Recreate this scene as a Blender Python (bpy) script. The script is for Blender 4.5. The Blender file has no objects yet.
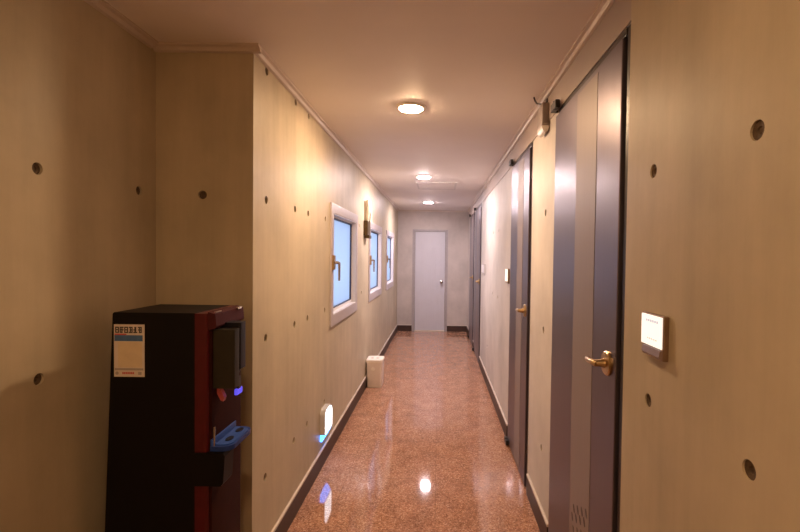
import bpy, bmesh, math, random
from mathutils import Vector, Matrix
random.seed(7)
SC = bpy.context.scene
COL = SC.collection
PI = math.pi

# ------------------------------------------------------------------ camera
F_PX, PITCH, ROLL, CAM_H = 450.0, 0.0229, -0.0129, 1.505
cam_data = bpy.data.cameras.new('camera'); cam = bpy.data.objects.new('camera', cam_data); COL.objects.link(cam)
fw = Vector((0, math.cos(PITCH), -math.sin(PITCH))); rt = Vector((1, 0, 0)); up = rt.cross(fw)
r2 = math.cos(ROLL) * rt - math.sin(ROLL) * up
u2 = math.sin(ROLL) * rt + math.cos(ROLL) * up
M = Matrix((r2, u2, -fw)).transposed().to_4x4(); M.translation = Vector((0, 0, CAM_H))
cam.matrix_world = M
cam_data.sensor_width = 36.0; cam_data.lens = 36.0 * F_PX / 800.0
cam_data.shift_x = -38.4 / 800.0
cam_data.clip_start = 0.02
SC.camera = cam

# ------------------------------------------------------------------ sky and exposure
world = bpy.data.worlds.new('sky'); SC.world = world; world.use_nodes = True
bg = world.node_tree.nodes['Background']
bg.inputs['Color'].default_value = (0.50, 0.66, 1.0, 1); bg.inputs['Strength'].default_value = 0.95
vs = SC.view_settings
vs.view_transform = 'Standard'; vs.look = 'None'; vs.gamma = 1.0; vs.use_curve_mapping = False
vs.exposure = 1.1
LAMPS = [(0.33, 95.0, (1, .62, .31)),     # y, strength, colour of each ceiling downlight
         (2.737, 300.0, (1.0, .66, .38)), (5.12, 390.0, (1.0, .81, .78)), (7.545, 370.0, (1.0, .83, .87)), (-2.08, 270.0, (1, .62, .31))]  # first and last are out of view, added to light the near walls

# ------------------------------------------------------------------ materials
def nodes_of(m):
    m.use_nodes = True
    return m.node_tree.nodes, m.node_tree.links, m.node_tree.nodes['Principled BSDF']

def mat(name, col, rough=.5, metal=0.0, spec=.5, coat=0.0, var=.06, scale=30.0, bump=0.0, emit=None, estr=0.0):
    m = bpy.data.materials.new(name); n, l, b = nodes_of(m)
    tc = n.new('ShaderNodeTexCoord'); nz = n.new('ShaderNodeTexNoise')
    nz.inputs['Scale'].default_value = scale; nz.inputs['Detail'].default_value = 4
    l.new(tc.outputs['Object'], nz.inputs['Vector'])
    rp = n.new('ShaderNodeValToRGB')
    rp.color_ramp.elements[0].color = (*[c * (1 - var) for c in col], 1); rp.color_ramp.elements[0].position = .3
    rp.color_ramp.elements[1].color = (*[min(1, c * (1 + var)) for c in col], 1); rp.color_ramp.elements[1].position = .7
    l.new(nz.outputs['Fac'], rp.inputs['Fac']); l.new(rp.outputs['Color'], b.inputs['Base Color'])
    b.inputs['Roughness'].default_value = rough; b.inputs['Metallic'].default_value = metal
    b.inputs['Specular IOR Level'].default_value = spec; b.inputs['Coat Weight'].default_value = coat
    b.inputs['Coat Roughness'].default_value = .08
    if bump:
        bp = n.new('ShaderNodeBump'); bp.inputs['Strength'].default_value = bump; bp.inputs['Distance'].default_value = .002
        l.new(nz.outputs['Fac'], bp.inputs['Height']); l.new(bp.outputs['Normal'], b.inputs['Normal'])
    if emit:
        b.inputs['Emission Color'].default_value = (*emit, 1); b.inputs['Emission Strength'].default_value = estr
    return m

def concrete(name, col, rough=.33, streak=(5, 5, .5)):
    m = bpy.data.materials.new(name); n, l, b = nodes_of(m)
    tc = n.new('ShaderNodeTexCoord')
    mp = n.new('ShaderNodeMapping'); mp.inputs['Scale'].default_value = streak       # vertical pour streaks
    l.new(tc.outputs['Object'], mp.inputs['Vector'])
    a = n.new('ShaderNodeTexNoise'); a.inputs['Scale'].default_value = 2.2; a.inputs['Detail'].default_value = 6; a.inputs['Roughness'].default_value = .62
    l.new(mp.outputs['Vector'], a.inputs['Vector'])
    c = n.new('ShaderNodeTexNoise'); c.inputs['Scale'].default_value = 1.6; c.inputs['Detail'].default_value = 7; c.inputs['Roughness'].default_value = .6
    l.new(tc.outputs['Object'], c.inputs['Vector'])
    mx = n.new('ShaderNodeMix'); mx.data_type = 'FLOAT'; mx.inputs[0].default_value = .68
    l.new(a.outputs['Fac'], mx.inputs[2]); l.new(c.outputs['Fac'], mx.inputs[3])
    rp = n.new('ShaderNodeValToRGB')
    e = rp.color_ramp.elements
    e[0].position = .34; e[0].color = (*[k * .76 for k in col], 1)
    e[1].position = .68; e[1].color = (*[k * 1.12 for k in col], 1)
    l.new(mx.outputs[0], rp.inputs['Fac']); l.new(rp.outputs['Color'], b.inputs['Base Color'])
    f = n.new('ShaderNodeTexNoise'); f.inputs['Scale'].default_value = 38; f.inputs['Detail'].default_value = 5
    l.new(tc.outputs['Object'], f.inputs['Vector'])
    ad = n.new('ShaderNodeMath'); ad.operation = 'MULTIPLY_ADD'; ad.inputs[1].default_value = .10; ad.inputs[2].default_value = rough - .05
    l.new(f.outputs['Fac'], ad.inputs[0]); l.new(ad.outputs[0], b.inputs['Roughness'])
    bp = n.new('ShaderNodeBump'); bp.inputs['Strength'].default_value = .12; bp.inputs['Distance'].default_value = .002
    l.new(f.outputs['Fac'], bp.inputs['Height']); l.new(bp.outputs['Normal'], b.inputs['Normal'])
    b.inputs['Specular IOR Level'].default_value = .13
    return m

def granite():
    m = bpy.data.materials.new('polished_granite'); n, l, b = nodes_of(m)
    tc = n.new('ShaderNodeTexCoord')
    v = n.new('ShaderNodeTexVoronoi'); v.inputs['Scale'].default_value = 150
    l.new(tc.outputs['Object'], v.inputs['Vector'])
    sp = n.new('ShaderNodeSeparateColor'); l.new(v.outputs['Color'], sp.inputs[0])
    rp = n.new('ShaderNodeValToRGB'); e = rp.color_ramp.elements
    e[0].position = 0; e[0].color = (.21, .095, .055, 1)
    e[1].position = 1; e[1].color = (.58, .36, .25, 1)
    k = e.new(.35); k.color = (.34, .165, .098, 1)
    k = e.new(.75); k.color = (.42, .215, .132, 1)
    l.new(sp.outputs[0], rp.inputs['Fac'])
    nz = n.new('ShaderNodeTexNoise'); nz.inputs['Scale'].default_value = 7; nz.inputs['Detail'].default_value = 5
    l.new(tc.outputs['Object'], nz.inputs['Vector'])
    mr = n.new('ShaderNodeMapRange'); mr.inputs[1].default_value = .3; mr.inputs[2].default_value = .7; mr.inputs[3].default_value = .82; mr.inputs[4].default_value = 1.14
    l.new(nz.outputs['Fac'], mr.inputs[0])
    br = n.new('ShaderNodeTexBrick'); br.offset = 0; br.inputs['Scale'].default_value = 1
    br.inputs['Brick Width'].default_value = .6; br.inputs['Row Height'].default_value = .6; br.inputs['Mortar Size'].default_value = .0022
    br.inputs['Color1'].default_value = (1, 1, 1, 1); br.inputs['Color2'].default_value = (.94, .94, .94, 1); br.inputs['Mortar'].default_value = (.72, .7, .68, 1)
    l.new(tc.outputs['Object'], br.inputs['Vector'])
    m1 = n.new('ShaderNodeMix'); m1.data_type = 'RGBA'; m1.blend_type = 'MULTIPLY'; m1.inputs[0].default_value = 1
    l.new(rp.outputs['Color'], m1.inputs[6]); l.new(br.outputs['Color'], m1.inputs[7])
    m2 = n.new('ShaderNodeVectorMath'); m2.operation = 'SCALE'
    l.new(m1.outputs[2], m2.inputs[0]); l.new(mr.outputs[0], m2.inputs[3])
    l.new(m2.outputs[0], b.inputs['Base Color'])
    b.inputs['Roughness'].default_value = .045; b.inputs['Specular IOR Level'].default_value = .55
    bp = n.new('ShaderNodeBump'); bp.inputs['Strength'].default_value = .012; bp.inputs['Distance'].default_value = .003
    l.new(nz.outputs['Fac'], bp.inputs['Height']); l.new(bp.outputs['Normal'], b.inputs['Normal'])
    return m

def brushed(name, col, rough, metal=.85):
    m = bpy.data.materials.new(name); n, l, b = nodes_of(m)
    tc = n.new('ShaderNodeTexCoord'); mp = n.new('ShaderNodeMapping'); mp.inputs['Scale'].default_value = (30, 30, .8)
    l.new(tc.outputs['Object'], mp.inputs['Vector'])
    nz = n.new('ShaderNodeTexNoise'); nz.inputs['Scale'].default_value = 4; nz.inputs['Detail'].default_value = 4
    l.new(mp.outputs['Vector'], nz.inputs['Vector'])
    rp = n.new('ShaderNodeValToRGB')
    rp.color_ramp.elements[0].color = (*[c * .93 for c in col], 1); rp.color_ramp.elements[1].color = (*[c * 1.07 for c in col], 1)
    l.new(nz.outputs['Fac'], rp.inputs['Fac']); l.new(rp.outputs['Color'], b.inputs['Base Color'])
    b.inputs['Metallic'].default_value = metal; b.inputs['Roughness'].default_value = rough
    return m

def frosted(name):
    m = bpy.data.materials.new(name); m.use_nodes = True
    n, l = m.node_tree.nodes, m.node_tree.links; n.clear()
    out = n.new('ShaderNodeOutputMaterial'); mx = n.new('ShaderNodeMixShader'); mx.inputs[0].default_value = .10
    tr = n.new('ShaderNodeBsdfTranslucent'); gl = n.new('ShaderNodeBsdfGlossy'); gl.inputs['Roughness'].default_value = .12
    tc = n.new('ShaderNodeTexCoord'); nz = n.new('ShaderNodeTexNoise'); nz.inputs['Scale'].default_value = 60
    l.new(tc.outputs['Object'], nz.inputs['Vector'])
    rp = n.new('ShaderNodeValToRGB'); rp.color_ramp.elements[0].color = (.80, .83, .87, 1); rp.color_ramp.elements[1].color = (.86, .89, .92, 1)
    l.new(nz.outputs['Fac'], rp.inputs['Fac']); l.new(rp.outputs['Color'], tr.inputs['Color'])
    l.new(tr.outputs[0], mx.inputs[1]); l.new(gl.outputs[0], mx.inputs[2]); l.new(mx.outputs[0], out.inputs[0])
    return m

MT = dict(
    concrete=concrete('varnished_concrete', (.51, .435, .32), .46),
    concrete_end=concrete('pale_concrete', (.60, .555, .52), .5, (1.5, 1.5, .7)),
    concrete_far=concrete('grey_concrete', (.52, .465, .43), .40, (1.5, 1.5, .7)),
    ceiling=mat('ceiling_paint', (.84, .79, .76), .6, var=.02, scale=3),
    trim=mat('trim_paint', (.60, .52, .46), .45, var=.03, scale=8),
    lintel=mat('lintel_paint', (.40, .33, .30), .5, var=.05, scale=6),
    floor=granite(),
    base=mat('dark_baseboard', (.050, .028, .022), .45, spec=.3, var=.15, scale=12),
    base_cap=mat('pale_baseboard_cap', (.55, .48, .42), .4),
    door=brushed('brown_grey_door_metal', (.15, .128, .158), .37),
    inlay=brushed('satin_inlay_metal', (.25, .205, .20), .5, .25),
    jamb=mat('dark_jamb', (.022, .014, .012), .35),
    black=mat('black_plastic', (.015, .013, .013), .4),
    brass=mat('aged_brass', (.52, .37, .20), .28, metal=1, var=.1, scale=40),
    chrome=mat('chrome', (.60, .57, .54), .18, metal=1),
    wframe=mat('window_frame_paint', (.46, .41, .425), .35, var=.03),
    wsash=mat('window_sash_paint', (.74, .72, .74), .3, var=.02),
    gasket=mat('window_gasket', (.03, .04, .09), .5),
    pane=frosted('frosted_glass'),
    enddoor=mat('white_door_paint', (.52, .51, .55), .4, var=.02, scale=5),
    endframe=mat('grey_frame_paint', (.34, .31, .31), .4),
    sill=mat('pale_threshold', (.62, .56, .48), .4),
    plug=mat('grey_brown_grout', (.10, .066, .042), .75, var=.3, scale=90, bump=.5),
    lamp_ring=mat('downlight_ring', (.78, .74, .68), .35),
    panel_line=mat('panel_edge', (.68, .64, .62), .6),
    wd_black=mat('gloss_black_casing', (.005, .0036, .004), .5, spec=.15),
    wd_red=mat('burgundy_gloss', (.070, .005, .008), .35, spec=.3, var=.1),
    wd_redtop=mat('burgundy_panel', (.060, .012, .015), .6, spec=.1, var=.1),
    wd_olive=mat('olive_black_plastic', (.022, .018, .012), .45, spec=.25, var=.1),
    wd_navy=mat('navy_black_gloss', (.008, .007, .013), .35, spec=.25),
    wd_front=mat('red_brown_gloss', (.028, .006, .0045), .55, spec=.06, var=.12),
    wd_blue=mat('blue_tray_plastic', (.015, .04, .20), .4, spec=.25, var=.2, scale=50),
    wd_ice=mat('clear_blue_plastic', (.03, .08, .32), .3, spec=.3),
    red_led=mat('red_lamp', (.20, .03, .025), .4, emit=(1, .12, .06), estr=.03),
    blue_led=mat('blue_lamp', (.1, .08, .9), .4, emit=(.12, .10, 1), estr=.35),
    paper=mat('sticker_paper', (.62, .55, .50), .5, var=.05),
    ink=mat('sticker_ink', (.05, .04, .04), .6),
    ink_blue=mat('sticker_blue', (.05, .12, .28), .5, var=.2),
    ink_red=mat('sticker_red', (.50, .06, .06), .5),
    ink_tan=mat('sticker_tan', (.62, .51, .36), .5, var=.06),
    ink_grey=mat('sticker_grey', (.34, .30, .28), .5),
    bin=mat('cream_plastic', (.76, .69, .64), .4, var=.03),
    bin_lid=mat('pale_cream_plastic', (.85, .80, .74), .35, var=.02),
    dark_hole=mat('shadowy_rubber', (.03, .025, .02), .7),
    gl_case=mat('grey_white_plastic', (.50, .50, .53), .4, var=.02),
    gl_face=mat('lit_white_lens', (.9, .9, .95), .3, emit=(.92, .94, 1.0), estr=2.4),
    gl_blue=mat('lit_blue_lens', (.2, .5, .9), .3, emit=(.03, .20, .72), estr=4.5),
    sg_frame=mat('bronze_metal', (.30, .21, .15), .3, metal=.7),
    sg_lip=mat('mauve_metal', (.28, .21, .20), .35, metal=.4),
    sg_lit=mat('lit_sign_face', (.9, .88, .85), .4, emit=(1.0, .93, .84), estr=.42),
    sg_text=mat('sign_grey_print', (.42, .42, .48), .6, emit=(.5, .5, .56), estr=.4),
    sg_pink=mat('sign_pink_print', (.75, .45, .42), .6, emit=(.9, .66, .62), estr=.35),
    sg_plate=mat('pale_plate', (.48, .44, .42), .4),
    dv_case=mat('mauve_grey_casing', (.30, .25, .23), .45),
    dv_lens=mat('milky_lens', (.82, .78, .74), .2, coat=.5),
    dv_dark=mat('dark_cable', (.06, .045, .045), .5),
    cream=mat('cream_enamel', (.86, .78, .60), .3, var=.03),
    bronze=mat('dark_gold_metal', (.10, .065, .022), .4, metal=.6, var=.2, scale=60),
)
for i, (y, s, c) in enumerate(LAMPS):
    MT['lamp%d' % i] = mat('lit_downlight_lens', (.9, .88, .8), .4, emit=c, estr=s)

# ------------------------------------------------------------------ mesh helpers (world coordinates)
OFF = {}
def B(): return bmesh.new()
def box(bm, x0, x1, y0, y1, z0, z1, bev=0.0, seg=2):
    v = [bm.verts.new((x, y, z)) for x in (x0, x1) for y in (y0, y1) for z in (z0, z1)]
    fs = [bm.faces.new([v[i] for i in q]) for q in ((0, 1, 3, 2), (4, 6, 7, 5), (0, 4, 5, 1), (2, 3, 7, 6), (0, 2, 6, 4), (1, 5, 7, 3))]
    if bev:
        es = list({e for f in fs for e in f.edges})
        bmesh.ops.bevel(bm, geom=es, offset=bev, segments=seg, profile=.6, affect='EDGES')
    return bm
def tube(bm, pts, rad, n=12, cap=True):
    """swept tube through pts; rad a number or one per point"""
    pts = [Vector(p) for p in pts]
    rad = [rad] * len(pts) if isinstance(rad, (int, float)) else rad
    rings = []; ref = None
    for i, p in enumerate(pts):
        d = (pts[min(i + 1, len(pts) - 1)] - pts[max(i - 1, 0)]).normalized()
        if ref is None: ref = Vector((0, 0, 1)) if abs(d.z) < .9 else Vector((1, 0, 0))
        a = (ref - d * ref.dot(d)).normalized(); b = d.cross(a); ref = a
        rings.append([bm.verts.new(p + rad[i] * (math.cos(2 * PI * k / n) * a + math.sin(2 * PI * k / n) * b)) for k in range(n)])
    for r, s in zip(rings, rings[1:]):
        for k in range(n): bm.faces.new((r[k], r[(k + 1) % n], s[(k + 1) % n], s[k]))
    if cap:
        bm.faces.new(rings[0][::-1]); bm.faces.new(rings[-1])
    return bm
def lathe(bm, c, axis, prof, n=24):
    """profile of (radius, distance along axis) from c"""
    c = Vector(c); d = Vector(axis).normalized()
    return tube(bm, [c + d * h for _, h in prof], [max(r, 1e-4) for r, _ in prof], n) if False else _lathe(bm, c, d, prof, n)
def _lathe(bm, c, d, prof, n):
    ref = Vector((0, 0, 1)) if abs(d.z) < .9 else Vector((1, 0, 0))
    a = (ref - d * ref.dot(d)).normalized(); b = d.cross(a); rings = []
    for r, h in prof:
        rings.append([bm.verts.new(c + d * h + max(r, 1e-4) * (math.cos(2 * PI * k / n) * a + math.sin(2 * PI * k / n) * b)) for k in range(n)])
    for r, s in zip(rings, rings[1:]):
        for k in range(n): bm.faces.new((r[k], r[(k + 1) % n], s[(k + 1) % n], s[k]))
    bm.faces.new(rings[0][::-1]); bm.faces.new(rings[-1])
    return bm
def prism(bm, poly, axis, a, b):
    """closed polygon (2-D) extruded along axis 0/1/2 from a to b"""
    def P(p, t):
        q = list(p); q.insert(axis, t); return q
    A = [bm.verts.new(P(p, a)) for p in poly]; Bv = [bm.verts.new(P(p, b)) for p in poly]
    n = len(poly)
    bm.faces.new(A); bm.faces.new(Bv[::-1])
    for k in range(n): bm.faces.new((A[k], Bv[k], Bv[(k + 1) % n], A[(k + 1) % n]))
    return bm
def obj(name, bm, m, parent=None, smooth=False, label=None, cut=None):
    if parent is not None:
        o_ = OFF[parent]; bmesh.ops.translate(bm, verts=bm.verts, vec=(-o_[0], -o_[1], -o_[2]))
    bmesh.ops.recalc_face_normals(bm, faces=bm.faces)
    me = bpy.data.meshes.new(name); bm.to_mesh(me); bm.free()
    me.materials.append(MT[m] if isinstance(m, str) else m)
    if smooth:
        for p in me.polygons: p.use_smooth = True
        me.set_sharp_from_angle(angle=math.radians(38))
    o = bpy.data.objects.new(name, me); COL.objects.link(o)
    if parent is not None: o.parent = parent; OFF[o] = OFF[parent]
    else: OFF[o] = (0, 0, 0)
    if label: o['label'] = label
    return o
def tag(o, label, cat, group=None, kind=None):
    o['label'] = label; o['category'] = cat
    if group: o['group'] = group
    if kind: o['kind'] = kind
    return o
def thing(name, loc, label, cat, group=None, kind=None):
    o = bpy.data.objects.new(name, None); COL.objects.link(o); o.location = loc
    o.empty_display_size = .05; OFF[o] = loc
    return tag(o, label, cat, group, kind)
def dup(root, loc, label=None):
    r = root.copy(); COL.objects.link(r); r.location = loc; OFF[r] = loc
    if label: r['label'] = label
    for ch in list(root.children):
        c = ch.copy(); COL.objects.link(c); c.parent = r
        for g in list(ch.children):
            d = g.copy(); COL.objects.link(d); d.parent = c
    return r
def carve(o, cutters):
    """subtract cutter meshes from o for good"""
    cb = B()
    for f in cutters: f(cb)
    bmesh.ops.recalc_face_normals(cb, faces=cb.faces)
    cm = bpy.data.meshes.new('cutter'); cb.to_mesh(cm); cb.free()
    co = bpy.data.objects.new('cutter', cm); COL.objects.link(co)
    md = o.modifiers.new('cut', 'BOOLEAN'); md.operation = 'DIFFERENCE'; md.object = co; md.solver = 'EXACT'
    dg = bpy.context.evaluated_depsgraph_get(); dg.update()
    me = bpy.data.meshes.new_from_object(o.evaluated_get(dg))
    o.modifiers.clear(); o.data = me
    bpy.data.objects.remove(co); bpy.data.meshes.remove(cm)

# ------------------------------------------------------------------ the shell
XL, XR, XA, YS, YE, YB, H = -.8125, .588, -1.237, 1.99, 8.92, -2.6, 2.4
HR = .0185                                        # tie hole radius
floor = tag(obj('floor', box(B(), -1.6, 1.0, YB - .2, YE + .2, -.1, 0), 'floor'), 'polished red brown granite tile floor of the corridor', 'floor', kind='structure')
ceil = tag(obj('ceiling', box(B(), -1.6, 1.0, YB - .2, YE + .2, H, H + .1), 'ceiling'), 'smooth painted corridor ceiling with downlights', 'ceiling', kind='structure')
WIN = [(3.36, 4.45), (5.22, 6.36), (6.95, 8.05)]; WZ0, WZ1 = .955, 1.893
DOORS = [(1.405, 2.255), (2.855, 3.60), (6.20, 7.16), (7.36, 8.28)]; DZ = 2.235
def plug_cut(axis, c, s):
    """tie hole cutter: cylinder into the wall face at c along axis sign s"""
    d = Vector((0, 0, 0)); d[axis] = s
    return lambda bm: _lathe(bm, Vector(c) - d * .02, d, [(HR * 1.02, 0), (HR * 1.02, .034)], 20)
def plug(parent, axis, c, s):
    d = Vector((0, 0, 0)); d[axis] = s           # cone shaped grout plug set back in its hole
    return obj('tie_plug', _lathe(B(), Vector(c) + d * .0135, d, [(HR * .35, -.001), (HR * .42, -.004), (HR * .98, -.0055), (HR * 1.0, .0)], 20), 'plug', parent)

ROWS = (2.385, 1.757, 1.105, .44)
left_holes = [(XL, y, z) for y in (2.12, 2.545, 2.80, 3.225) for z in ROWS if not (z > 2.3 and y > 3)]
left_holes = [p for p in left_holes if p[2] < 2.3 or True] + [(XL, 4.62, 1.80), (XL, 4.75, 1.105), (XL, 6.62, 1.757)]
left_holes = [(x, y, min(z, 2.355)) for x, y, z in left_holes]
wl = tag(obj('wall_left', box(B(), XL - .25, XL, YS - .0, YE + .2, 0, H), 'concrete'), 'left concrete corridor wall with three windows and tie holes', 'wall', kind='structure')
carve(wl, [(lambda bm, a=a, b=b: box(bm, XL - .4, XL + .1, a + .03, b - .03, WZ0 + .03, WZ1 - .03)) for a, b in WIN] + [plug_cut(0, p, -1) for p in left_holes])
for p in left_holes: plug(wl, 0, p, -1)

near_holes = [(XA, 1.39, 1.757), (XA, 1.39, 1.105), (XA, 1.86, 1.757), (XA, .93, 1.757), (XA, .93, 1.105)]
wa = tag(obj('wall_left_near', box(B(), XA - .2, XA, YB - .2, YS + .25, 0, H), 'concrete'), 'set back concrete wall at the near left behind the water dispenser', 'wall', kind='structure')
carve(wa, [plug_cut(0, p, -1) for p in near_holes])
for p in near_holes: plug(wa, 0, p, -1)
ws = tag(obj('wall_left_step', box(B(), XA, XL, YS - .02, YS, 0, H), 'concrete'), 'short concrete return wall facing the corridor entrance behind the dispenser', 'wall', kind='structure')
step_holes = [(-1.033, YS - .02, 1.757)]
carve(ws, [plug_cut(1, p, 1) for p in step_holes])
for p in step_holes: plug(ws, 1, p, 1)

right_holes = [(XR, 2.49, z) for z in (1.75, 1.10, .44)] + [(XR, 4.42, 1.757), (XR, 4.42, 1.105), (XR, 4.85, 1.757), (XR, 4.85, 1.105), (XR, 5.3, .44)]
wr = tag(obj('wall_right', box(B(), XR, XR + .22, YB - .2, YE + .2, 0, H), 'concrete_end'), 'right corridor wall holding the row of metal doors', 'wall', kind='structure')
carve(wr, [(lambda bm, a=a, b=b: box(bm, XR - .1, XR + .12, a, b, -.05, DZ)) for a, b in DOORS] + [plug_cut(0, p, 1) for p in right_holes])
for p in right_holes: plug(wr, 0, p, 1)
XN = XR - .010
rn_holes = [(XN, .826, 1.741), (XN, 1.222, 1.741), (XN, 1.222, 1.117), (XN, .822, 1.117), (XN, .40, 1.741), (XN, .40, 1.117)]
wn = tag(obj('wall_right_near', box(B(), XN, XR, YB - .2, 1.392, 0, H, .004), 'concrete'), 'tan varnished concrete wall at the near right with four tie holes', 'wall', kind='structure')
carve(wn, [plug_cut(0, p, 1) for p in rn_holes])
for p in rn_holes: plug(wn, 0, (p[0] - .004, p[1], p[2]), 1)

ED = (-.482, .149, 1.99)                          # end door opening
we = tag(obj('wall_end', box(B(), -1.2, 1.0, YE, YE + .2, 0, H), 'concrete_far'), 'grey concrete wall closing the far end of the corridor', 'wall', kind='structure')
carve(we, [lambda bm: box(bm, ED[0], ED[1], YE - .1, YE + .09, -.05, ED[2])])
wb = tag(obj('wall_back', box(B(), -1.6, 1.0, YB - .2, YB, 0, H), 'concrete'), 'concrete wall closing the corridor behind the viewer', 'wall', kind='structure')

# baseboards
BH = .115
def baseboard(name, face, axis, at_, a, b, label):
    bm = B()
    t = .012 * face
    o0, o1 = sorted((at_, at_ + t))
    if axis == 0: box(bm, o0, o1, a, b, 0, BH, .002)
    else: box(bm, a, b, o0, o1, 0, BH, .002)
    o = tag(obj(name, bm, 'base'), label, 'baseboard', kind='structure')
    cb = B(); c0, c1 = sorted((at_, at_ + t * 1.1))
    if axis == 0: box(cb, c0, c1, a, b, BH, BH + .016, .003)
    else: box(cb, a, b, c0, c1, BH, BH + .012, .003)
    obj('cap_strip', cb, 'base_cap', o, label='pale cap strip')
    return o
baseboard('baseboard_left', 1, 0, XL, YS, YE - .012, 'dark baseboard along the foot of the left wall')
baseboard('baseboard_end_left', -1, 1, YE, XL + .012, ED[0] - .035, 'short dark baseboard left of the white end door')
baseboard('baseboard_end_right', -1, 1, YE, ED[1] + .035, XR - .012, 'short dark baseboard right of the white end door')
for i, (a, b) in enumerate(((2.285, 2.825), (3.66, 6.17), (7.21, 7.33), (8.32, YE - .012))):
    baseboard(('baseboard_right', 'baseboard_right_middle', 'baseboard_right_far', 'baseboard_right_end')[i], -1, 0, XR, a, b,
              ('dark baseboard on the right wall between the two nearest doors', 'long dark baseboard on the right wall past the second door',
               'tiny dark baseboard between the two farthest metal doors', 'dark baseboard at the far right corner')[i])
baseboard('baseboard_right_near', -1, 0, XN, YB, 1.385, 'dark baseboard under the near right wall')
baseboard('baseboard_left_near', 1, 0, XA, YB, YS - .02, 'dark baseboard under the near left wall')

# ceiling trims: small stepped cornice
def cornice(n, axis, at_, s, a, b, label, w=.034):
    p = [(0, H), (w * s, H), (w * s, H - .008), (.62 * w * s, H - .013), (.42 * w * s, H - .026), (0, H - .030)]
    if axis == 0: bm = prism(B(), [(at_ + x, z) for x, z in p], 1, a, b)
    else: bm = prism(B(), [(at_ + x, z) for x, z in p], 0, a, b)
    tag(obj('trim_%d' % n, bm, 'trim'), label, 'trim', kind='structure')
cornice(1, 0, XL, 1, YS - .02, YE, 'thin ceiling cornice along the left corridor wall')
cornice(2, 0, XR, -1, YB, YE, 'thin ceiling cornice along the right wall above the doors')
cornice(3, 1, YS - .02, -1, XA, XL + .034, 'ceiling cornice over the short return wall')
cornice(4, 0, XA, 1, YB, YS - .054, 'ceiling cornice over the near left wall')
cornice(5, 1, YE, -1, XL, XR, 'thin ceiling cornice over the far end wall', .02)

tag(obj('trim_6', box(B(), XR - .005, XR, 1.393, YE - .001, DZ + .002, H - .031, .001), 'lintel'), 'mauve lintel band running above the metal doors on the right wall', 'lintel band', kind='structure')

# ------------------------------------------------------------------ windows
WL = ['nearest frosted window on the left wall', 'second frosted window on the left wall behind the brass fixture', 'farthest frosted window on the left wall']
def ring(bm, x0, x1, y0, y1, z0, z1, wy, wzb, wzt, bev=.004):
    """rectangular frame, members wy wide at the sides, wzb / wzt at bottom and top"""
    o = [(y0, z0), (y1, z0), (y1, z1), (y0, z1)]; i_ = [(y0 + wy, z0 + wzb), (y1 - wy, z0 + wzb), (y1 - wy, z1 - wzt), (y0 + wy, z1 - wzt)]
    vs_ = {}
    for nm, ps in (('o', o), ('i', i_)):
        for x in (x0, x1):
            vs_[nm, x] = [bm.verts.new((x, y, z)) for y, z in ps]
    fs = []
    for k in range(4):
        j = (k + 1) % 4
        for q in ((vs_['o', x0][k], vs_['o', x0][j], vs_['i', x0][j], vs_['i', x0][k]), (vs_['o', x1][k], vs_['o', x1][j], vs_['i', x1][j], vs_['i', x1][k]),
                  (vs_['o', x0][k], vs_['o', x0][j], vs_['o', x1][j], vs_['o', x1][k]), (vs_['i', x0][k], vs_['i', x0][j], vs_['i', x1][j], vs_['i', x1][k])):
            fs.append(bm.faces.new(q))
    if bev:
        es = [e for e in {e for f in fs for e in f.edges} if len(e.link_faces) == 2 and not all(f in fs and abs(f.normal.x) > .9 for f in e.link_faces)]
        bmesh.ops.recalc_face_normals(bm, faces=fs)
        es = [e for e in {e for f in fs for e in f.edges} if e.calc_face_angle(0) > .5]
        bmesh.ops.bevel(bm, geom=es, offset=bev, segments=2, profile=.6, affect='EDGES')
    return bm
for i, (a, b) in enumerate(WIN):
    w = thing('window_%d' % (i + 1), (XL, (a + b) / 2, WZ0), WL[i], 'window', kind='structure')
    obj('window_frame', ring(B(), XL - .16, XL + .014, a, b, WZ0, WZ1, .075, .085, .075), 'wframe', w, label='mauve grey outer frame')
    obj('sash', ring(B(), XL - .085, XL - .030, a + .0755, b - .0755, WZ0 + .0855, WZ1 - .0755, .030, .035, .022), 'wsash', w, label='white sash set back in the frame')
    obj('reveal', ring(B(), XL - .030, XL + .010, a + .0752, b - .0752, WZ0 + .0852, WZ1 - .0752, .006, .006, .006, 0), 'wsash', w, label='white inner lining')
    obj('gasket', ring(B(), XL - .050, XL - .0285, a + .100, b - .100, WZ0 + .116, WZ1 - .094, .018, .007, .012, 0), 'gasket', w, label='dark glazing gasket')
    obj('pane', box(B(), XL - .048, XL - .042, a + .104, b - .104, WZ0 + .119, WZ1 - .096), 'pane', w, label='frosted pale blue pane')
    hy, hz = a + .040, 1.443
    hp = obj('handle', box(B(), XL + .014, XL + .030, hy - .030, hy + .030, hz - .055, hz + .055, .004), 'brass', w, label='brass handle base')
    bm = tube(B(), [(XL + .028, hy + .01, hz), (XL + .046, hy + .02, hz), (XL + .052, hy + .045, hz - .004), (XL + .052, hy + .050, hz - .04), (XL + .052, hy + .050, hz - .14)], [.012, .012, .011, .010, .0085], 12)
    obj('lever', bm, 'chrome', hp, True, label='silver lever')

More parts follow.
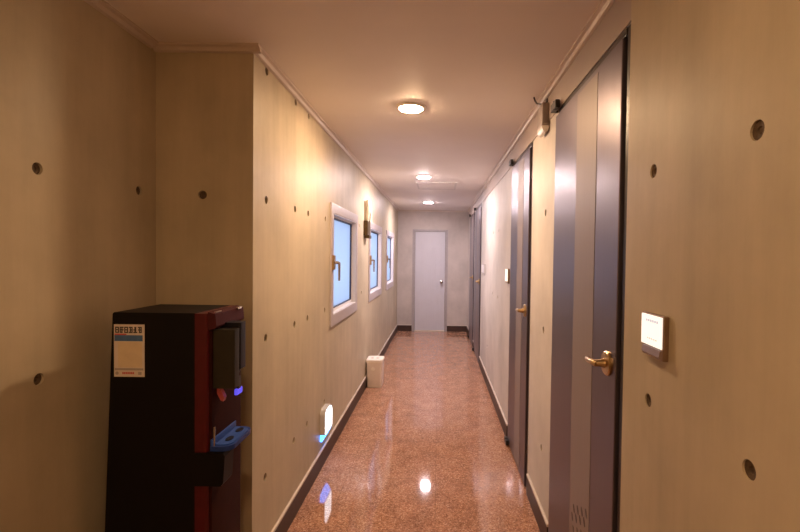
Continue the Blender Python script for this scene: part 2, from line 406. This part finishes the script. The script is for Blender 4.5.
# ------------------------------------------------------------------ metal doors on the right
DL = ['nearest brown grey metal door on the right wall', 'second metal door on the right wall past the pale wall strip',
      'third metal door on the right wall, seen edge on', 'farthest metal door on the right wall, next to the end wall']
def lever_handle(parent, y, z):
    x = XR - .012
    ro = obj('handle', _lathe(B(), Vector((x, y, z)), Vector((-1, 0, 0)), [(.042, -.002), (.042, .006), (.037, .011), (.016, .013), (.012, .03), (.0115, .046), (.010, .05)], 24), 'brass', parent, True, label='brass lever handle on round rose')
    obj('lever', tube(B(), [(x - .040, y - .010, z), (x - .045, y + .002, z), (x - .046, y + .045, z - .002), (x - .044, y + .072, z - .004), (x - .040, y + .092, z - .005), (x - .030, y + .098, z - .005)],
                      [.009, .0105, .0095, .009, .0085, .007], 12), 'brass', ro, True)
for i, (a, b) in enumerate(DOORS):
    d = thing('door_%d' % (i + 1), (XR, (a + b) / 2, 0), DL[i], 'door', kind='structure')
    bm = B()                                    # dark steel jamb: near post, far post and head in the opening
    box(bm, XR - .001, XR + .10, a + .001, a + .030, 0, DZ - .001, .002)
    box(bm, XR + .004, XR + .10, b - .02, b - .001, 0, DZ - .001, .002)
    box(bm, XR - .003, XR + .10, a + .030, b - .020, DZ - .024, DZ - .001, .002)
    obj('door_frame', bm, 'jamb', d, label='dark steel frame')
    y0, y1 = a + .042, b + .006
    L = y1 - y0
    leaf = obj('leaf', box(B(), XR - .012, XR + .03, y0, y1, .012, DZ - .030, .003), 'door', d, label='brown grey metal leaf')
    s0 = y0 + L * .265; s1 = y0 + L * .56
    obj('inlay_strip', box(B(), XR - .0135, XR - .010, s0, s1, .03, DZ - .05, .001), 'inlay', leaf, label='lighter satin strip')
    if i == 0:                                  # punched leaf shaped marks low on the strip
        bm = B()
        for k in range(14):
            yy = s0 + .03 + (k % 4) * .05 + (k // 4 % 2) * .02; zz = .53 - (k // 4) * .045 - (k % 4) * .022
            vsx = [(yy + .009 * math.cos(t) * 1.0 + .006 * math.sin(t), zz + .016 * math.sin(t)) for t in [2 * PI * q / 12 for q in range(12)]]
            prism(bm, vsx, 0, XR - .0142, XR - .0130)
        obj('punched_pattern', bm, 'jamb', leaf, label='small dark punched marks')
    lever_handle(d, y0 + .064, 1.150)
    for zc, nm in ((DZ + .012, 'top_pivot'), (.032, 'floor_pivot')):
        bm = box(B(), XR - .036, XR - .0125, b - .075, b + .022, zc - .020, zc + .018, .004)
        box(bm, XR - .0125, XR + .0, b + .0065, b + .022, zc - .020, zc + .018)
        lathe(bm, (XR - .026, b - .03, zc - .022), (0, 0, 1), [(.011, 0), (.011, .044)], 16)
        obj(nm, bm, 'black', d, label='black pivot hinge cover')

# end door
d = thing('door_5', ((ED[0] + ED[1]) / 2, YE, 0), 'plain white door closing the far end of the corridor', 'door', kind='structure')
bm = B()
box(bm, ED[0] - .035, ED[0] + .018, YE - .014, YE + .08, 0, ED[2] + .03, .003); box(bm, ED[1] - .018, ED[1] + .035, YE - .014, YE + .08, 0, ED[2] + .03, .003)
box(bm, ED[0] + .018, ED[1] - .018, YE - .014, YE + .08, ED[2] - .012, ED[2] + .03, .003)
obj('door_frame', bm, 'endframe', d, label='grey frame')
bm = box(B(), ED[0] + .021, ED[1] - .021, YE + .010, YE + .05, .022, ED[2] - .015, .003)
for k in range(9):
    xx = ED[0] + .12 + k * .048; box(bm, xx, xx + .014, YE + .0075, YE + .012, .10, ED[2] - .08, .002)
lf = obj('leaf', bm, 'enddoor', d, label='white leaf with faint upright ribs')
kn = obj('knob', _lathe(B(), Vector((.062, YE + .011, .985)), Vector((0, -1, 0)), [(.034, 0), (.034, .005), (.014, .009), (.013, .03), (.024, .038), (.030, .052), (.026, .066), (.012, .071)], 24), 'chrome', d, True, label='round metal knob')
obj('threshold', box(B(), ED[0] + .019, ED[1] - .019, YE - .02, YE + .05, 0, .018, .003), 'sill', d, label='pale threshold')

# ------------------------------------------------------------------ downlights
LN = ['round ceiling downlight above the viewer', 'nearest round downlight in the ceiling, the largest in view', 'middle round downlight, just before the ceiling access panel', 'farthest round downlight close to the end wall', 'round ceiling downlight far behind the viewer']
for i, (y, s, c) in enumerate(LAMPS):
    if s <= 0: continue
    x = -.178
    t = thing('downlight', (x, y, H), LN[i] or 'round downlight overhead', 'ceiling light', 'round ceiling downlights')
    obj('trim_ring', _lathe(B(), Vector((x, y, H)), Vector((0, 0, -1)), [(.090, -.0), (.090, .005), (.084, .011), (.076, .013), (.071, .011), (.069, .0005)], 36), 'lamp_ring', t, True, label='pale ring')
    obj('lens', _lathe(B(), Vector((x, y, H - .0007)), Vector((0, 0, -1)), [(.0685, 0), (.0685, .010), (.064, .016), (.04, .019)], 36), 'lamp%d' % i, t, True, label='glowing lens')

# ceiling access panel
t = thing('ceiling_access_panel', (-.04, 5.78, H), 'square access panel flush in the ceiling beyond the middle downlight', 'access panel')
bm = B()
px0, px1, py0, py1 = -.285, .215, 5.49, 6.07
for q in ((px0, px1, py0, py0 + .022), (px0, px1, py1 - .022, py1), (px0, px0 + .022, py0 + .022, py1 - .022), (px1 - .022, px1, py0 + .022, py1 - .022)):
    box(bm, *q, H - .006, H, .001)
obj('panel_frame', bm, 'panel_line', t, label='thin grey frame')
obj('hatch', box(B(), px0 + .025, px1 - .025, py0 + .025, py1 - .025, H - .004, H, .001), 'ceiling', t)

# ------------------------------------------------------------------ water dispenser
DX0, DX1, DF = -1.086, -.812, -.762            # back, shell seam, front
DY0, DY1, DT = 1.50, 1.75, 1.302
wd = thing('water_dispenser', (-.92, 1.625, 0), 'tall black and burgundy water dispenser standing against the left return wall', 'water dispenser')
obj('casing', prism(B(), [(DX0 - .052, 0), (DX1, 0), (DX1, DT), (DX0 + .004, DT), (DX0 - .001, DT - .005)], 1, DY0, DY1), 'wd_black', wd, label='gloss black casing')
def front_poly(x0, x1, y0, y1, r, n=6):
    p = [(x0, y0)]
    for k in range(n + 1):
        t = -PI / 2 + PI / 2 * k / n; p.append((x1 - r + r * math.cos(t), y0 + r + r * math.sin(t)))
    for k in range(n + 1):
        t = PI / 2 * k / n; p.append((x1 - r + r * math.cos(t), y1 - r + r * math.sin(t)))
    p.append((x0, y1)); return p
obj('front_shell', prism(B(), front_poly(DX1, DF - .008, DY0 - .0005, DY1, .012), 2, 0, DT - .001), 'wd_red', wd, True, label='burgundy side of the front shell')
obj('front_panel', prism(B(), front_poly(DF - .008, DF, DY0 + .012, DY1 - .008, .006), 2, .02, DT - .06), 'wd_front', wd, True, label='red brown glossy front panel')
cp = obj('control_panel', prism(B(), [(DF - .0085, DT - .056), (DF + .016, DT - .052), (DF + .020, DT - .044), (DF + .016, DT - .003), (DF - .0085, DT + .004)], 1, DY0 + .004, DY1 - .03), 'wd_redtop', wd, label='slanted burgundy control panel')
obj('button', box(B(), DF + .012, DF + .022, DY1 - .085, DY1 - .055, DT - .006, DT + .003, .002), 'chrome', cp, label='small bright button')
obj('button', box(B(), DF + .004, DF + .012, DY0 + .02, DY0 + .06, DT - .001, DT + .0035, .001), 'sg_lip', cp)
obj('spout_cover', prism(B(), front_poly(DF + .0005, -.690, 1.522, 1.565, .006), 2, 1.043, 1.244), 'wd_olive', wd, True, label='olive black spout cover')
obj('display_door', prism(B(), front_poly(DF + .0005, -.690, 1.567, 1.618, .008), 2, 1.098, 1.262), 'wd_navy', wd, True, label='navy black display door')
bl = obj('spout', _lathe(B(), Vector((-.722, 1.600, 1.097)), Vector((0, 0, -1)), [(.020, 0), (.018, .012), (.012, .022), (.010, .034), (.007, .034)], 18), 'black', wd, True, label='black water spout')
obj('indicator_light', box(B(), -.716, -.704, 1.578, 1.622, 1.002, 1.024, .004), 'blue_led', wd, label='blue glowing indicator')
obj('lever_paddle', prism(B(), [(-.7615, 1.036), (-.748, 1.030), (-.736, 1.004), (-.740, .990), (-.749, .994), (-.7615, 1.018)], 1, 1.548, 1.566), 'red_led', wd, label='small red lever')
obj('indicator_stem', box(B(), DF - .001, -.704, 1.588, 1.610, 1.022, 1.066, .003), 'black', wd)
# drip tray
tr = obj('drip_tray', prism(B(), [(DX1 + .002, .720), (-.722, .720), (-.714, .730), (-.708, .822), (-.714, .832), (DX1 + .002, .832)], 1, DY0 - .006, 1.562), 'wd_black', wd, label='black drip tray bracket')
bm = B()
poly = front_poly(DF - .001, -.692, 1.505, 1.690, .035, 8)
prism(bm, poly, 2, .834, .850); obj('tray_plate', bm, 'wd_blue', wd, True, label='blue drip tray')
bm = B()
prism(bm, front_poly(DF + .010, -.699, 1.518, 1.678, .028, 8), 2, .8495, .853); obj('tray_grille', bm, 'wd_ice', wd, True, label='paler blue grille plate')
for yy in (1.545, 1.625):
    bm = B(); prism(bm, [(-.726 + .012 * math.cos(2 * PI * k / 20), yy + .022 + .022 * math.sin(2 * PI * k / 20)) for k in range(20)], 2, .8528, .8545)
    obj('drain_hole', bm, 'wd_navy', wd, label='dark oval drain')
obj('tray_wall', box(B(), DF - .001, DF + .004, 1.507, 1.69, .850, .872, .0015), 'wd_ice', wd, label='clear blue splash plate')
obj('level_tube', tube(B(), [(-.752, 1.512, .850), (-.752, 1.512, .916)], .0035, 10), 'chrome', wd, True, label='thin bright upright tube')
# sticker on the side
sy = DY0 - .0012
st = obj('sticker', box(B(), -1.082, -.980, sy, DY0 + .001, 1.086, 1.262), 'paper', wd, label='printed paper sticker')
def ink(parent, x0, x1, z0, z1, m, nm): obj(nm, box(B(), x0, x1, sy - .0006, sy + .0002, z0, z1), m, parent)
ink(st, -1.080, -.986, 1.206, 1.226, 'ink_blue', 'blue_band')
ink(st, -1.080, -1.040, 1.2265, 1.231, 'ink_red', 'red_bar')
ink(st, -1.068, -.988, 1.118, 1.203, 'ink_tan', 'tan_field')
ink(st, -1.079, -.984, 1.108, 1.115, 'ink_grey', 'grey_rule')
bm = B(); rs = random.Random(3)
for k in range(6):                              # heavy block characters across the top, too blurred to read
    x = -1.0775 + k * .0152; w_ = .0128
    for j in range(3):
        z = 1.2335 + j * .0082; box(bm, x + (.003 if rs.random() < .4 else 0), x + w_ - (.003 if rs.random() < .4 else 0), sy - .0006, sy + .0002, z, z + .0042)
    for q in (rs.choice((0, .004)), rs.choice((.006, .0095))): box(bm, x + q, x + q + .0032, sy - .0007, sy + .0002, 1.2335, 1.254)
obj('heading_characters', bm, 'ink', st)
bm = B()
for k in range(7): box(bm, -1.054 + k * .0058, -1.054 + k * .0058 + .0042, sy - .0006, sy + .0002, 1.095, 1.102)
obj('maker_line', bm, 'ink_red', st)
bm = B(); _lathe(bm, Vector((-1.072, sy, 1.098)), Vector((0, -1, 0)), [(.0055, 0), (.0055, .0006)], 14); obj('round_mark', bm, 'ink_grey', st)
ink(st, -1.001, -.990, 1.093, 1.103, 'ink_grey', 'square_mark')

# ------------------------------------------------------------------ waste bin
bx0, bx1, by0, by1, bh = -.800, -.622, 5.05, 5.27, .285
t = thing('waste_bin', (-.711, 5.16, 0), 'small cream lidded waste bin on the floor against the left baseboard', 'waste bin')
def taper(bm, x0, x1, y0, y1, z0, z1, k, r=.02, n=5):
    rings = []
    for z, s in ((z0, k), (z0 + .012, k + .03), (z1, 1)):
        cx, cy, hx, hy = (x0 + x1) / 2, (y0 + y1) / 2, (x1 - x0) / 2 * s, (y1 - y0) / 2 * s; p = []
        for sx, sy_, t0 in ((1, -1, -PI / 2), (1, 1, 0), (-1, 1, PI / 2), (-1, -1, PI)):
            for q in range(n + 1):
                a_ = t0 + PI / 2 * q / n; p.append(bm.verts.new((cx + sx * (hx - r) + r * math.cos(a_), cy + sy_ * (hy - r) + r * math.sin(a_), z)))
        rings.append(p)
    for a_, b_ in zip(rings, rings[1:]):
        for q in range(len(a_)): bm.faces.new((a_[q], a_[(q + 1) % len(a_)], b_[(q + 1) % len(a_)], b_[q]))
    bm.faces.new(rings[0][::-1]); bm.faces.new(rings[-1]); return bm
obj('body', taper(B(), bx0, bx1, by0, by1, 0, bh, .90), 'bin', t, True)
lid = obj('lid', taper(B(), bx0 - .004, bx1 + .004, by0 - .004, by1 + .004, bh, bh + .032, .985), 'bin_lid', t, True, label='paler lid')
for cx in (-.745, -.685):
    obj('finger_hole', _lathe(B(), Vector((cx, 5.16, bh + .0315)), Vector((0, 0, 1)), [(.016, 0), (.016, .0015), (.013, .002)], 16), 'ink_grey', lid)
obj('badge', _lathe(B(), Vector((-.725, by0 + .006, .215)), Vector((0, -1, 0)), [(.022, -.004), (.022, .004), (.018, .006)], 20), 'bin_lid', t, True, label='round pale badge')

# ------------------------------------------------------------------ low guide light on the left wall
t = thing('guide_light', (XL, 3.21, .233), 'small lit white guide light low on the left wall, blue glow below', 'wall light')
def arch(y0, y1, z0, z1, r, n=8):
    p = [(y0, z0), (y1, z0)]
    for k in range(n + 1):
        a_ = PI / 2 * k / n; p.append((y1 - r + r * math.cos(a_), z1 - r + r * math.sin(a_)))
    for k in range(n + 1):
        a_ = PI / 2 + PI / 2 * k / n; p.append((y0 + r + r * math.cos(a_), z1 - r + r * math.sin(a_)))
    return p
obj('housing', prism(B(), arch(3.115, 3.305, .240, .414, .05), 0, XL, XL + .036), 'gl_case', t, True, label='grey white housing')
obj('lens', prism(B(), arch(3.122, 3.298, .247, .402, .045), 0, XL + .036, XL + .041), 'gl_face', t, True, label='glowing white front')
obj('lower_lens', prism(B(), [(XL, .240), (XL, .190), (XL + .012, .188), (XL + .034, .228), (XL + .034, .240)], 1, 3.125, 3.295), 'gl_blue', t, label='blue glowing underside')

# ------------------------------------------------------------------ brass wall fixture by the second window
t = thing('wall_fixture', (XL, 4.95, 1.69), 'brass wall fixture with slim cream uprights on the left wall between the first two windows', 'wall fixture')
bm = box(B(), XL, XL + .045, 4.86, 5.06, 1.715, 1.875, .006)
box(bm, XL + .006, XL + .06, 4.885, 5.035, 1.685, 1.72, .006)
obj('bracket', bm, 'bronze', t, label='dark gold bracket')
obj('back_plate', box(B(), XL, XL + .014, 4.90, 5.10, 1.876, 2.09, .004), 'cream', t, label='cream back plate')
for yy in (4.92, 5.06):
    obj('upright', tube(B(), [(XL + .034, yy, 1.8755), (XL + .034, yy, 2.08), (XL + .034, yy, 2.105)], [.020, .020, .012], 16), 'cream', t, True, label='slim cream upright')
obj('cord', tube(B(), [(XL + .046, 4.99, 1.87), (XL + .05, 4.995, 1.95), (XL + .03, 4.99, 2.05), (XL + .017, 4.99, 2.085)], .006, 8), 'bronze', t, True, label='dark cord')
for zz in (1.95, 2.055):
    obj('screw', _lathe(B(), Vector((XL + .0139, 4.945, zz)), Vector((1, 0, 0)), [(.010, 0), (.009, .003), (.004, .004)], 14), 'bronze', t)

# ------------------------------------------------------------------ signs on the right wall
t = thing('room_sign', (XN, 1.21, 1.25), 'lit white room sign in bronze box on near right wall beside the nearest door', 'sign', None)
y0, y1, z0, z1, xs = 1.118, 1.236, 1.246, 1.360, XN - .018
obj('sign_box', box(B(), XN - .014, XN, y0, y1, z0, z1, .003), 'sg_frame', t, label='bronze box')
lt = obj('lit_panel', box(B(), xs, XN - .0135, y0 + .006, y1 - .003, z0 + .030, z1 - .004, .001), 'sg_lit', t, label='white lit panel')
obj('lower_lip', prism(B(), [(XN - .0135, z0 + .002), (XN - .024, z0 + .010), (XN - .021, z0 + .027), (XN - .0135, z0 + .027)], 1, y0 + .003, y1 - .02), 'sg_lip', t, label='mauve lower lip')
bm = B()
for k in range(6): box(bm, xs - .0006, xs + .0003, 1.140 + k * .0115, 1.140 + k * .0115 + .008, z1 - .022, z1 - .015)
obj('print_line', bm, 'sg_text', lt, label='faint grey print')
bm = B()
for k in range(5): box(bm, xs - .0006, xs + .0003, 1.145 + k * .0115, 1.145 + k * .0115 + .008, z0 + .046, z0 + .051)
obj('print_line', bm, 'sg_pink', lt, label='faint pink print')
t = thing('room_sign', (XR, 3.76, 1.29), 'small lit white sign on right wall just past the second metal door', 'sign')
obj('sign_box', box(B(), XR - .018, XR, 3.69, 3.81, 1.283, 1.405, .003), 'sg_frame', t, label='bronze box')
obj('lit_panel', box(B(), XR - .022, XR - .0175, 3.695, 3.805, 1.300, 1.400, .001), 'sg_lit', t, label='white lit panel')
t = thing('switch_plate', (XR, 5.88, 1.28), 'pale unlit plate on the right wall before the third door', 'plate')
obj('plate', box(B(), XR - .012, XR, 5.62, 6.0, 1.275, 1.415, .003), 'sg_plate', t)
obj('plate_face', box(B(), XR - .016, XR - .0115, 5.65, 5.97, 1.295, 1.395, .002), 'wsash', t, label='paler face')

# ------------------------------------------------------------------ emergency light high on the right wall
t = thing('emergency_light', (XR, 2.50, 2.17), 'small grey emergency light with milky rounded lens high on the right wall', 'emergency light')
obj('housing', box(B(), XR - .042, XR, 2.43, 2.56, 2.215, 2.335, .006), 'dv_case', t, label='mauve grey housing')
arc = [(XR - .003, 2.2145)] + [(XR - .034 + .034 * math.cos(PI * k / 10) * -1 * -1 - .0, 2.2145 - .034 * math.sin(PI * k / 10)) for k in range(11)]
obj('lens', prism(B(), [(XR - .021 + .020 * math.cos(PI * k / 12), 2.2145 - .036 * math.sin(PI * k / 12)) for k in range(13)], 1, 2.436, 2.554), 'dv_lens', t, True, label='milky rounded lens')
obj('cable', tube(B(), [(XR - .020, 2.50, 2.33), (XR - .028, 2.505, 2.348), (XR - .050, 2.53, 2.360), (XR - .060, 2.54, 2.38), (XR - .064, 2.545, 2.399)], .005, 8), 'dv_dark', t, True, label='dark cable')
obj('cable_clip', box(B(), XR - .012, XR, 2.46, 2.49, 2.345, 2.366, .002), 'dv_dark', t)
